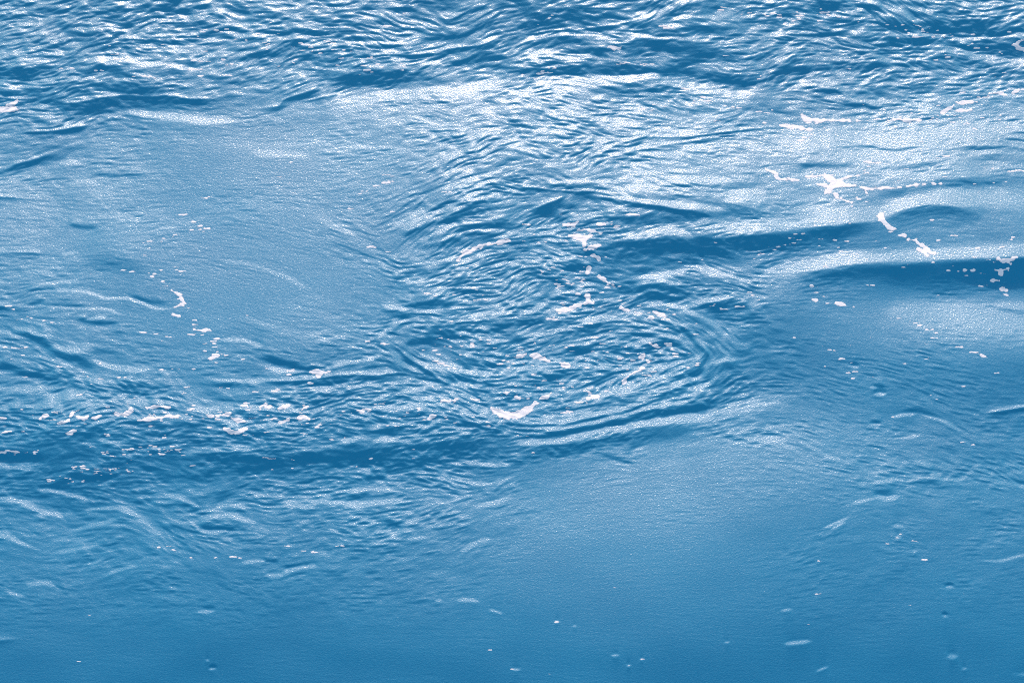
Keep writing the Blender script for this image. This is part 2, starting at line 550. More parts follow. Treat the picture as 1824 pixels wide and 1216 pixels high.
def stroke(pts, aa, wa, ab, wb):
    p = spline(np.array(pts, float).reshape(-1, 2))
    m = 3.2*max(wa, wb)+8
    x0, y0 = ((p.min(0)-m-[X0, Y0])*RS).astype(int); x1, y1 = ((p.max(0)+m-[X0, Y0])*RS).astype(int)+2
    x0, y0 = max(x0, 0), max(y0, 0); x1, y1 = min(x1, W), min(y1, H)
    if x1 <= x0 or y1 <= y0: return
    x = GX[y0:y1, x0:x1]; y = GY[y0:y1, x0:x1]
    best = np.full(x.shape, 1e9, np.float32); sd_ = np.zeros_like(best); tt = np.zeros_like(best); tx = np.zeros_like(best); ty = np.zeros_like(best)
    L = np.hypot(*(p[1:]-p[:-1]).T); cum = np.concatenate([[0], np.cumsum(L)]); tot = cum[-1]
    for i in range(len(p)-1):
        if L[i] < 1e-6: continue
        d = (p[i+1]-p[i])/L[i]; rx = x-p[i, 0]; ry = y-p[i, 1]
        u = np.clip(rx*d[0]+ry*d[1], 0, L[i]); ex = rx-u*d[0]; ey = ry-u*d[1]; e = ex*ex+ey*ey
        k = e < best
        best[k] = e[k]; sd_[k] = (d[0]*ry-d[1]*rx)[k]; tt[k] = (cum[i]+u)[k]
        tx[k] = d[0]; ty[k] = d[1]
    dist = np.sqrt(best); below = (sd_ > 0) if p[-1, 0] >= p[0, 0] else (sd_ < 0)
    t = tt/tot; tap = np.clip(np.minimum(t, 1-t)/(.12 if tot > 250 else .22), 0, 1); tap = tap*tap*(3-2*tap)
    blob = min(1., 7*max(wa, wb)/tot)**.5 if tot < 14*max(wa, wb) else 0
    wd = (.45+.55*tap)*(1-blob)+blob*np.sqrt(np.clip(1-(2*t-1)**2, .02, 1))*.95
    tap = tap*(1-blob)+blob*np.clip(1-(2*t-1)**2, 0, 1)**.4
    g = np.where(below, ab*np.exp(-.5*(dist/(wb*wd))**2), aa*np.exp(-.5*(dist/(wa*wd))**2))*(tap*.9+.1)*(dist < m)
    LINE[y0:y1, x0:x1] += g
    s = 16+max(wa, wb); wt = np.exp(-.5*(dist/s)**2)*.9
    ax[y0:y1, x0:x1] += wt*(tx*tx-ty*ty); ay[y0:y1, x0:x1] += wt*(-2*tx*ty); aw[y0:y1, x0:x1] += wt
for ln in STROKES.strip().splitlines():
    ln = ln.strip()
    if not ln or ln[0] == '#': continue
    v = ln.split(); f = [float(q) for q in v[1:]]
    k = 2 if v[0] == 'L' else 4; p = f[k:]
    if p[0] <= 3: p = [-115., p[1]]+p                       # lines cut by the frame carry on outside it
    if p[-2] >= 1780: p = p+[1945., p[-1]]
    f = f[:k]+p
    g_ = 1.4 if f[1] <= 3.5 else 1.0                        # thin crest lines stand out most
    if v[0] == 'L': stroke(f[2:], g_*f[0], f[1], g_*f[0], f[1])
    else: stroke(f[4:], *f[:4])
# beyond the frame the same kind of current carries on
for k in range(150):
    x = rng.uniform(X0, X0+W/RS); y = rng.uniform(Y0, Y0+H/RS)
    if -30 < x < PW+30 and -25 < y < PH+20: continue
    l = rng.uniform(40, 160); w_ = rng.uniform(3, 9)*(1 if y < 800 else .8); s = rng.uniform(-.2, .25)
    stroke([x-l, y+l*s+rng.uniform(-4, 4), x, y, x+l, y-l*s*.5+rng.uniform(-6, 6)], rng.uniform(.1, .3), w_, -rng.uniform(.1, .3), w_*1.5)

# --- ripples: noise combed along the flow, with ridged crests between lens-shaped hollows ---
th = .5*np.arctan2(blur(ay, 5), blur(ax, 5)+1e-9)
th += .12*noise(30, 14)*np.clip((FINE+MED)/10, .1, 1.2)+.1*noise(12, 7)*np.clip((FINE+MED)/10, .1, 1.2)
DXF, DYF = np.cos(th).astype(np.float32), (-np.sin(th)).astype(np.float32)
IX, IY = np.meshgrid(np.arange(W, dtype=np.float32), np.arange(H, dtype=np.float32))
def comb(src, n, step):
    acc = src.copy()
    for sg in (1, -1):
        x = IX.copy(); y = IY.copy()
        for i in range(n):
            dx = sample(DXF, x, y); dy = sample(DYF, x, y)
            x += sg*step*dx; y += sg*step*dy
            acc += sample(src, x, y)*(.5+.5*math.cos(math.pi*(i+1)/(n+1)))
    acc -= blur(acc, 30)
    return acc/acc.std()
def ridged(n, k):
    r = np.exp(-(n/k)**2); r = r-.55*np.minimum(np.abs(n), 1.6)
    r = blur(r, .55); r -= r.mean(); return r/r.std()
def band(sx, sy):
    n = rng.standard_normal((H, W)).astype(np.float32); n = blur(n, sx, sy)-blur(n, 1.7*sx, 1.7*sy); return n/n.std()
nf = comb(noise(1.7, 1.25), 7, 2.0)
nf2 = comb(band(1.9, 1.2), 10, 2.0)
nm = comb(noise(3.6, 2.1), 8, 2.6)
nm2 = comb(band(5.5, 2.6), 7, 2.8)
nb = comb(noise(9, 4.4), 7, 5.5)
patch = noise(34, 14); patch2 = noise(18, 8)
mod = np.clip(1+.35*patch+.3*patch2, .2, 2.1)
fine = .4*ridged(nf, .5)+.35*nf2+.35*ridged(nf2, .6)
med = .6*ridged(nm, .45)+.45*nm2+.2*nm
rip = (.046*FINE*fine*mod + .026*MED*med*np.clip(1-.2*patch, .5, 1.5) + (.005*MED+.007*FINE)*nb
       + .016*nf2*np.clip(1+.5*patch, .3, 2)*np.clip((1250-GY)/450, .35, 1) + .010*blur(patch, 4))
# the traced lines get the broken edge real water has
wob = 1.0+.25*FINE+.1*MED
wx = noise(12, 9)*wob*1.0; wy = noise(16, 8)*wob*.5
LINE = sample(LINE, IX+wx*RS, IY+wy*RS)
LINE *= np.where(LINE > 0, 1.35, 1.1)*np.clip(1+.12*nf2*np.clip(FINE/5, .3, 1.2)+.12*patch2, .3, 1.7)
tone = TONE+LINE+rip
# soft shoulders
tone = np.where(tone > .62, .62+.31*np.tanh((tone-.62)/.34), tone)
tone = np.where(tone < .17, .17+.115*np.tanh((tone-.17)/.16), tone).astype(np.float32)

# --- slope of the water (uphill away from the camera = +) that gives each tone under this sun ---
LS = np.array([-.14, -.10, -.06, -.02, .02, .06, .10, .14, .18, .22])
LR = np.array([[300,212,165,120,95,76,60,47,34,26],[285,200,146,110,87,69,55,45,31,24],[262,173,131,102,77,64,54,44,33,22],
               [245,164,119,91,73,62,52,42,31,22],[220,145,106,82,61,50,43,37,28,20]], float)
def slope_of(t, py):
    r = 12+213*t; fr = np.clip(py/PH, .1501, .8599); out = np.zeros_like(t)
    xs_ = np.array([.15, .33, .5, .67, .86]); curves = []
    for c in LR:
        k = int(np.argmax(c)); curves.append(np.interp(r, c[k:][::-1], LS[k:][::-1]))
    for i in range(4):
        u = (fr-xs_[i])/(xs_[i+1]-xs_[i]); w_ = (u >= 0) & (u <= 1) if i == 3 else (u >= 0) & (u < 1)
        out = np.where(w_, curves[i]*(1-u)+curves[i+1]*u, out)
    return out
SLOPE = slope_of(tone, GY).astype(np.float32)
SLOPE += .15*(SLOPE-blur(SLOPE, 9))+.4*(SLOPE-blur(SLOPE, 3))

# --- the sheet: dense where the photo looks, coarser out to the horizon ---
SX, SY = .0165, .0182
NX, NY = 1570, 1480
wx0, wy0 = -SX*(NX-1)/2, -12.6
FOC = (PW/2)/math.tan(math.radians(HFOV/2))
cd, sdp = math.cos(math.radians(DEP)), math.sin(math.radians(DEP))
def project(x, y, z):
    ry = y-CY; rz = z-CH
    depth = ry*cd-rz*sdp; up = ry*sdp+rz*cd
    return PW/2+FOC*x/depth, PH/2-FOC*up/depth
WX, WY = np.meshgrid((wx0+SX*np.arange(NX)).astype(np.float32), (wy0+SY*np.arange(NY)).astype(np.float32))
ky = 2*np.pi*np.fft.fftfreq(NY, SY)[:, None]; kx = 2*np.pi*np.fft.rfftfreq(NX, SX)[None, :]
lam, eps = .02, (2*np.pi/60.)**2*.3
HT = np.zeros((NY, NX), np.float32)
edge = np.clip(np.minimum.reduce([WX-wx0, -WX-wx0, WY-wy0, wy0+SY*(NY-1)-WY])/.8, 0, 1); edge = edge*edge*(3-2*edge)
for it in range(3):
    px, py = project(WX, WY, HT)
    s = sample(SLOPE, (px-X0)*RS, (py-Y0)*RS)*edge
    F = np.fft.rfft2(s)
    HT = np.fft.irfft2(-1j*ky*F/(ky**2+lam*kx**2+eps), s=(NY, NX)).astype(np.float32)
    # no wave face may grow steeper than the current makes them
    for k in range(2):
        g = np.gradient(HT, SY, axis=0); g = np.clip(g, -.088, .2)
        F = np.fft.rfft2(g); HT = np.fft.irfft2(-1j*ky*F/(ky**2+lam*kx**2+eps*.1), s=(NY, NX)).astype(np.float32)
    HT = HT-HT.mean()
print('height range', HT.min(), HT.max())
def level(x, y): return sample(HT, (x-wx0)/SX, (y-wy0)/SY)

def sheet(name, ax_, ay_, z):
    nx, ny = len(ax_), len(ay_)
    X, Y = np.meshgrid(ax_, ay_)
    co = np.stack([X, Y, z], -1).reshape(-1, 3).astype(np.float32)
    i = (np.arange(ny-1)[:, None]*nx+np.arange(nx-1)[None, :]).reshape(-1)
    f = np.stack([i, i+1, i+nx+1, i+nx], -1).astype(np.int32)
    return mesh(name, co, f)
def mesh(name, co, f):
    me = bpy.data.meshes.new(name)
    me.vertices.add(len(co)); me.vertices.foreach_set('co', co.astype(np.float32).ravel())
    me.loops.add(f.size); me.loops.foreach_set('vertex_index', f.ravel().astype(np.int32))
    me.polygons.add(len(f)); me.polygons.foreach_set('loop_start', np.arange(len(f), dtype=np.int32)*4)
    me.polygons.foreach_set('loop_total', np.full(len(f), 4, np.int32))
    me.polygons.foreach_set('use_smooth', np.ones(len(f), bool))
    me.update(calc_edges=True)
    o = bpy.data.objects.new(name, me); S.collection.objects.link(o); return o
far = np.cumsum(.02*1.125**np.arange(100)); far = far[far < 9000].astype(np.float32)
AX = np.concatenate([(wx0-far)[::-1], WX[0], -wx0+far]); yl = wy0+SY*(NY-1)
AY = np.concatenate([(wy0-far)[::-1], WY[:, 0], yl+far])
# past the dense part the surface relaxes into a plain low chop that carries on
FXX, FYY = np.meshgrid(AX, AY)
out_x = np.maximum(np.abs(FXX)+wx0, 0); out_y = np.maximum(np.maximum(wy0-FYY, FYY-yl), 0); od = np.hypot(out_x, out_y)
Z = level(np.clip(FXX, wx0, -wx0), np.clip(FYY, wy0, yl))*np.exp(-od/3.5)
chop = np.zeros_like(Z)
for k in range(26):
    wl = 10**rng.uniform(-.35, .75); an = rng.normal(math.pi/2, .45); q = 2*math.pi/wl
    kk = q*(FXX*math.cos(an)+FYY*math.sin(an))+rng.uniform(0, 6.28)
    chop += np.sin(kk+.6*np.sin(kk*.37+k))*wl*.0035*np.exp(-(od/(wl*60))**2)
Z = (Z+chop*np.clip(od/1.2, 0, 1)).astype(np.float32)
del FXX, FYY, od, out_x, out_y, chop

def water_mat():
    m = bpy.data.materials.new('sea_water'); m.use_nodes = True
    n = m.node_tree; b = n.nodes['Principled BSDF']; b.inputs['IOR'].default_value = 1.33; b.inputs['Roughness'].default_value = .22
    tc = n.nodes.new('ShaderNodeTexCoord')
    def nz(scale, det, rough=.5):
        t = n.nodes.new('ShaderNodeTexNoise'); t.inputs['Scale'].default_value = scale; t.inputs['Detail'].default_value = det
        t.inputs['Roughness'].default_value = rough; n.links.new(tc.outputs['Object'], t.inputs['Vector']); return t
    # plankton-blue body colour that varies slightly
    c = nz(.35, 3); r = n.nodes.new('ShaderNodeValToRGB')
    r.color_ramp.elements[0].position = .3; r.color_ramp.elements[0].color = (.002, .235, .435, 1)
    r.color_ramp.elements[1].position = .7; r.color_ramp.elements[1].color = (.002, .255, .46, 1)
    n.links.new(c.outputs[0], r.inputs[0]); n.links.new(r.outputs[0], b.inputs['Base Color'])
    # capillary ripples, a few centimetres across
    g = nz(26, 2, .75)
    bu = n.nodes.new('ShaderNodeBump'); bu.inputs['Strength'].default_value = 1.0; bu.inputs['Distance'].default_value = GRAIN
    n.links.new(g.outputs[0], bu.inputs['Height']); n.links.new(bu.outputs[0], b.inputs['Normal'])
    return m
GRAIN = .004
sea = sheet('water', AX, AY, Z); sea.data.materials.append(water_mat()); sea['kind'] = 'structure'

# ---------------- foam floating on the water ----------------
def foam_mat(name, rough_scale):
    m = bpy.data.materials.new(name); m.use_nodes = True
    n = m.node_tree; b = n.nodes['Principled BSDF']; b.inputs['Roughness'].default_value = .85; b.inputs['Specular IOR Level'].default_value = .2
    tc = n.nodes.new('ShaderNodeTexCoord')
    t = n.nodes.new('ShaderNodeTexNoise'); t.inputs['Scale'].default_value = rough_scale; t.inputs['Detail'].default_value = 4
    r = n.nodes.new('ShaderNodeValToRGB'); n.links.new(tc.outputs['Object'], t.inputs['Vector']); n.links.new(t.outputs[0], r.inputs[0])
    r.color_ramp.elements[0].position = .3; r.color_ramp.elements[0].color = (.86, .82, .86, 1)
    r.color_ramp.elements[1].position = .55; r.color_ramp.elements[1].color = (.97, .92, .95, 1)
    n.links.new(r.outputs[0], b.inputs['Base Color'])
    # the film of bubbles thins out and breaks into lace towards the rim of each patch
    h = n.nodes.new('ShaderNodeTexNoise'); h.inputs['Scale'].default_value = 34; h.inputs['Detail'].default_value = 3; n.links.new(tc.outputs['Object'], h.inputs['Vector'])
    at = n.nodes.new('ShaderNodeAttribute'); at.attribute_name = 'film'
    def mth(op, x, y):
        q = n.nodes.new('ShaderNodeMath'); q.operation = op
        for i, k in enumerate((x, y)):
            if isinstance(k, float): q.inputs[i].default_value = k
            else: n.links.new(k, q.inputs[i])
        return q
    a1 = mth('MULTIPLY', at.outputs['Fac'], 2.1); a2 = mth('SUBTRACT', h.outputs[0], .52); a3 = mth('MULTIPLY', a2.outputs[0], 2.6)
    a4 = mth('ADD', a1.outputs[0], a3.outputs[0]); a4.use_clamp = True
    n.links.new(a4.outputs[0], b.inputs['Alpha'])
    bu = n.nodes.new('ShaderNodeBump'); bu.inputs['Distance'].default_value = .003; n.links.new(t.outputs[0], bu.inputs['Height']); n.links.new(bu.outputs[0], b.inputs['Normal'])
    return m
FOAM = foam_mat('sea_foam', 14)
PXM = DIST*math.tan(math.radians(HFOV/2))*2/PW          # metres per chart pixel, about 1.25 cm
fn1 = noise(3.2, 2.4); fn2 = noise(1.5, 1.1)
def unproject(px, py):
    tx_ = (px-PW/2)/FOC; ty_ = (PH/2-py)/FOC
    dx, dy, dz = tx_, cd+ty_*sdp, -sdp+ty_*cd
    z = 0.
    for i in range(4):
        t = (z-CH)/dz; x = dx*t; y = CY+dy*t; z = float(level(np.array([x]), np.array([y]))[0])
    return x, y
def foam_geo(chains, rag=1.5, thick=.0025, sq=1.3):
    allp = np.vstack(chains); m = allp[:, 2].max()+5
    x0, y0 = allp[:, 0].min()-m, allp[:, 1].min()-m; x1, y1 = allp[:, 0].max()+m, allp[:, 1].max()+m
    a = unproject(x0, y1); b = unproject(x1, y0); c = unproject(x0, y0); d = unproject(x1, y1)
    lx = min(a[0], c[0]); hx = max(b[0], d[0]); ly = a[1]; hy = b[1]
    X, Y = np.meshgrid(np.arange(lx, hx+.012, .009, dtype=np.float32), np.arange(ly-.02, hy+.02, .011, dtype=np.float32))
    Zw = level(X, Y); px, py = project(X, Y, Zw)
    f = np.full(X.shape, -1e9, np.float32)
    for ch in chains:
        if len(ch) == 1: ch = np.vstack([ch, ch+[.5, 0, 0]])
        for i in range(len(ch)-1):
            p, q = ch[i], ch[i+1]; d_ = q[:2]-p[:2]; L2 = (d_**2).sum()+1e-6
            u = np.clip(((px-p[0])*d_[0]+(py-p[1])*d_[1])/L2, 0, 1)
            e = np.hypot(px-p[0]-u*d_[0], (py-p[1]-u*d_[1])*sq)
            f = np.maximum(f, p[2]+(q[2]-p[2])*u-e)
    ix = (px-X0)*RS; iy = (py-Y0)*RS
    n = sample(fn1, ix, iy)*1.25*rag+sample(fn2, ix, iy)*.55*rag
    f = f+np.clip(n, -2.4, 2.0)+.2
    z = Zw+thick*np.clip(f/2.2, -1.3, 1.0)+.0004*sample(fn2, ix, iy)
    keep = f > -1.6
    k = keep[:-1, :-1] | keep[1:, :-1] | keep[:-1, 1:] | keep[1:, 1:]
    idx = np.arange(X.size).reshape(X.shape)
    q = np.stack([idx[:-1, :-1][k], idx[:-1, 1:][k], idx[1:, 1:][k], idx[1:, :-1][k]], -1)
    used, inv = np.unique(q, return_inverse=True)
    co = np.stack([X, Y, z], -1).reshape(-1, 3)[used]
    return co, inv.reshape(-1, 4), np.clip(f.reshape(-1)[used]/2.4, 0, 1).astype(np.float32)
def add_film(o, film):
    o.data.attributes.new('film', 'FLOAT', 'POINT').data.foreach_set('value', film)
GROUPS = {'foam_patch': ('foam patch', 'foam patches drifting on the current'), 'foam_blob': ('foam blob', 'small foam blobs on the water'),
          'foam_streak': ('foam streak', 'foam streaks drawn out by the current'), 'foam_crescent': ('foam crescent', 'curled foam crescents'),
          'foam_ring': ('foam ring', None)}
PATCHES = '''
thick white foam crescent curled at the bottom rim of the swirl | foam_crescent | 875 726 3 884 732 6 895 738 8 910 740 9 928 737 8.5 943 728 7.5 954 717 5
smile-shaped white foam crescent alone on the dark lower left water | foam_crescent | 402 764 4 412 769 6 425 769 6 438 763 3.5
hooked white foam streak bending down at its left end inside the swirl | foam_streak | 816 464 3 826 452 6 838 446 5 855 440 4.5 872 433 3
short ragged foam streak just right of the hooked streak | foam_streak | 878 434 2.5 890 432 4.5 906 429 2.5
broad white foam clump at the left tip of the long dark swell | foam_patch | 1014 422 4 1028 423 7 1044 426 6 1054 419 4 / 1040 430 3 1041 438 3
low foam bar under the broad clump at the swell tip | foam_patch | 1044 444 3 1055 441 5 1067 438 3
round white foam blob below the foam bar at the swell tip | foam_blob | 1056 455 5 1066 461 4.5
thin foam strip above the broad clump at the swell tip | foam_streak | 1032 410 3 1045 408 3 1058 411 4 1069 416 3
small foam blob above the dark swell, nearest its far crest | foam_blob | 1064 399 3.5 1078 400 3.5
foam tuft left of the crest in the middle of the swirl | foam_blob | 1007 400 4 1019 402 5 1030 395 2.5
slanted foam ribbon descending below the dark swell tip | foam_streak | 1066 490 3 1075 497 5 1083 504 4 1092 507 3
upright foam knot above the slanted foam ribbon | foam_blob | 1050 478 4.5 1046 485 4
long ragged foam streak climbing to the right in the middle of the swirl | foam_streak | 994 552 3 1008 552 5 1020 547 4 1035 542 4 1048 538 2
small upright foam tuft at the end of the climbing streak | foam_blob | 1046 526 4 1048 535 3 1056 539 2
foam comma right of the climbing streak | foam_blob | 1105 547 2.5 1112 550 4 1118 552 2.5
foam hook bending down in the right half of the swirl | foam_blob | 1163 553 2.5 1175 559 4 1184 562 3
oval foam spot just under the foam hook | foam_blob | 1152 567 3 1160 566 4
small bright foam patch at the left foot of the dark far hill of water | foam_patch | 1082 85 2.5 1092 86 4.5 1102 86 4
oblong white foam patch cut by the left edge of the picture | foam_patch | -8 195 6 15 195 6 30 196 5 38 197 2
leaning foam tuft above the oblong patch at the left edge | foam_blob | 14 189 3 24 184 4 31 180 3.5
open foam ring cut by the upper right edge | foam_ring | 1830 72 2.5 1815 74 2.5 1807 80 3 1813 85 4 1826 89 4
slanted foam strip below the long foam line on the right | foam_streak | 1392 223 3 1405 226 4 1425 228 4 1440 231 4.5 1450 230 2.5
long thin foam line with a thick left end on the far right slick | foam_streak | 1429 206 3 1436 213 4.5 1460 215 4 1488 215 3.5 1514 215 2.5
triangular foam patch at the right end of the foam line | foam_patch | 1584 216 2.5 1600 212 5 1615 216 4.5 1642 213 3
oval foam patch on the pale water in the upper right | foam_patch | 1706 183 3.5 1720 183 4.5 1739 182 3
pointed foam patch above the oval one in the upper right | foam_patch | 1763 167 2.5 1778 166 5 1792 169 2.5
leaning foam patch joining the dotted chain in the upper right | foam_patch | 1679 201 3 1690 195 4 1698 188 2.5
flat foam patch right of the leaning one | foam_patch | 1704 196 2.5 1719 198 3 1731 195 2
foam sliver cut by the right edge above the bright slick | foam_streak | 1804 165 2.5 1815 161 3 1830 160 3
hooked foam strip at the left end of the branching foam | foam_streak | 1366 302 4 1376 306 6 1382 310 3 / 1383 314 3 1388 319 4 1405 320 3.5 1430 321 2
large branching white foam patch with arms to the right | foam_patch | 1436 316 3 1455 314 3.5 1468 312 5 1478 320 7 1488 328 8 1500 328 5 1522 331 2.5 / 1482 330 7 1476 339 6 1470 345 3 / 1490 322 5 1510 316 3 1530 313 2.5 1546 307 2.5 / 1458 328 2 1470 331 4
foam tail trailing down from the branching patch | foam_streak | 1486 342 2.5 1493 353 3.5 1506 357 3.5 1516 361 2.5 1518 367 2
foam bar with a thick left head right of the branching patch | foam_streak | 1535 333 3 1544 337 6 1560 336 4 1580 335 3 1602 334 3 / 1542 340 4 1545 346 2
thin foam sliver right of the foam bar | foam_streak | 1617 332 2 1629 330 3.5 1650 327 2 1682 328 2
foam ribbon pouring down over the bright crest on the right | foam_streak | 1567 382 6 1570 391 5 1577 399 4.5 1585 406 3.5 1595 409 2.5
short foam dash following the ribbon down the dark face | foam_blob | 1600 418 2.5 1611 419 2.5
ragged foam triangle with a hooked top on the second crest | foam_patch | 1619 427 2.5 1632 428 3 1638 434 3 1648 441 6 1654 448 6 1664 450 3 / 1636 443 3.5 1648 449 5 1652 455 3
forked foam patch near the right edge, topmost of four | foam_patch | 1778 461 3 1790 464 6 1802 461 3.5 1812 459 2.5 / 1794 466 4 1799 470 2
lumpy foam patch under the forked one near the right edge | foam_patch | 1773 481 4 1782 482 6 1796 479 3 / 1781 488 4.5
small oval foam blob under the lumpy patch near the right edge | foam_blob | 1769 499 4 1775 499 4.5
round foam blob lowest of the four near the right edge | foam_blob | 1786 516 5 1793 516 5
thin foam splinter below the round blob near the right edge | foam_streak | 1787 525 2.5 1794 526 2.5 1804 528 1.5
round foam dot on the dark water below the second crest, upper of two | foam_blob | 1445 509 4 1449 509 3.5
round foam dot on the dark water below the second crest, lower of two | foam_blob | 1450 535 3.5 1454 535 3.5
tapered foam dash right of the two round dots | foam_streak | 1488 540 2.5 1498 542 4 1508 545 2 1520 546 1.5
flat oval foam dot on the dark face left of the lumpy patch | foam_blob | 1719 481 2.5 1726 481 2.5 1734 481 2
bright oval foam dot on the smooth water at the right | foam_blob | 1748 633 3.5 1753 633 3.5
star-shaped foam patch where two ripples meet left of the swirl | foam_patch | 554 662 3 569 662 7 586 663 3 / 569 664 6 568 671 4
wriggling thin foam thread in the left slick | foam_streak | 306 518 2 314 522 3.2 322 527 3 325 534 3.2 328 539 3
short foam dash under the wriggling thread | foam_streak | 310 548 1.5 316 546 2.8 325 543 2.5
foam spot left of the dotted chain under the thread | foam_blob | 309 560 3 317 563 3.5
thin flat foam dash at the edge of the pale slick on the left | foam_streak | 347 587 3.5 360 588 4 373 588 3
curved foam comma hanging below the left slick | foam_streak | 374 639 2.5 381 634 4 389 632 2.5
curled foam hook in the left rapids, open to the left | foam_crescent | 199 734 2.5 212 738 4 225 737 4 233 731 4 233 725 3.5 228 720 2.5
zigzag foam patch in the left rapids | foam_patch | 125 741 4.5 131 735 4.5 138 731 2.5 / 138 742 2 150 746 4 157 742 2.5 / 163 742 2.5 172 744 4 178 741 2
slanting foam patch under the zigzag one | foam_patch | 104 755 2.5 113 753 5 121 748 5
arrow-shaped foam patch left of the zigzag one | foam_patch | 71 745 2 78 742 4.5 84 739 2.5
foam patch below the zigzag one, lowest in the left rapids | foam_patch | 121 773 4 127 769 5 135 767 2
pointed foam patch right of the curled hook | foam_patch | 263 726 4 272 724 5 288 724 2.5 302 726 2
long foam bar in the middle of the left rapids | foam_streak | 248 748 2.5 264 746 5 280 744 3 300 742 4.5 318 740 5 324 741 2
foam patch left of the smile-shaped crescent and above it | foam_patch | 412 744 3 424 749 5 440 751 3
two-lobed foam patch above the smile-shaped crescent | foam_patch | 370 739 5 378 741 2.5 / 388 740 3 403 739 5 408 736 3
white foam lump leftmost of three in a row in the middle rapids | foam_blob | 463 725 5 470 721 5 / 479 725 3 486 723 3
white foam lump between two others in the middle rapids | foam_blob | 497 728 3 506 725 6 514 722 3.5
curved foam lump rightmost of three in a row in the middle rapids | foam_blob | 538 730 4 542 725 5 548 722 3
rounded foam lump in front of the row of three lumps | foam_blob | 502 752 6 512 748 4.5
sagging foam streak beside the rounded lump | foam_streak | 524 746 2.5 538 743 5 551 745 3
flat foam patch right of the row of three lumps | foam_patch | 630 732 2 643 732 4.5 657 729 3.5
bright bar of foam above the big crescent, left of it | foam_streak | 786 713 3 800 714 5 814 712 3
small leaning foam tuft below the bright bar | foam_blob | 763 746 3.5 768 741 4 775 739 2.5
foam blob leftmost of two large ones in the swirl | foam_blob | 922 633 5 934 632 5
large clotted foam patch in the heart of the swirl | foam_patch | 947 632 3.5 957 635 7 969 640 6 976 643 3
round foam blob lower right of the clotted patch | foam_blob | 1004 649 4.5 1010 651 5
S-shaped foam ribbon in the right half of the swirl | foam_streak | 1110 682 3.5 1113 676 5 1120 669 4 1130 663 4.5 1141 659 5 1148 654 2.5
teardrop foam blob above the S-shaped ribbon | foam_blob | 1144 637 5.5 1146 631 3
small foam speck just right of the teardrop blob | foam_blob | 1152 640 3 1155 644 2.5
foam drop right of the swirl top rim | foam_blob | 1157 612 3.5 1167 615 4.5
foam clump above the right tail of the big crescent | foam_patch | 961 711 4 972 707 5.5 982 700 3
short foam splinter above the big crescent | foam_streak | 919 706 2.5 928 709 3.5 940 710 2.5
foam smear on the inner right rim of the swirl | foam_patch | 1048 709 3 1060 706 4.5 1070 706 2
'''
for ln in PATCHES.strip().splitlines():
    lab, nm_, ps = [s.strip() for s in ln.split('|')]
    chains = [np.array([float(v) for v in c.split()]).reshape(-1, 3) for c in ps.split('/')]
    co, f, film = foam_geo(chains)
    if not len(f): print('EMPTY', lab); continue
    org = co.mean(0); org[2] = co[:, 2].min()
    o = mesh(nm_, co-org, f); o.location = org; add_film(o, film); o.data.materials.append(FOAM)
    o['label'] = lab; o['category'] = GROUPS[nm_][0]
    if GROUPS[nm_][1]: o['group'] = GROUPS[nm_][1]
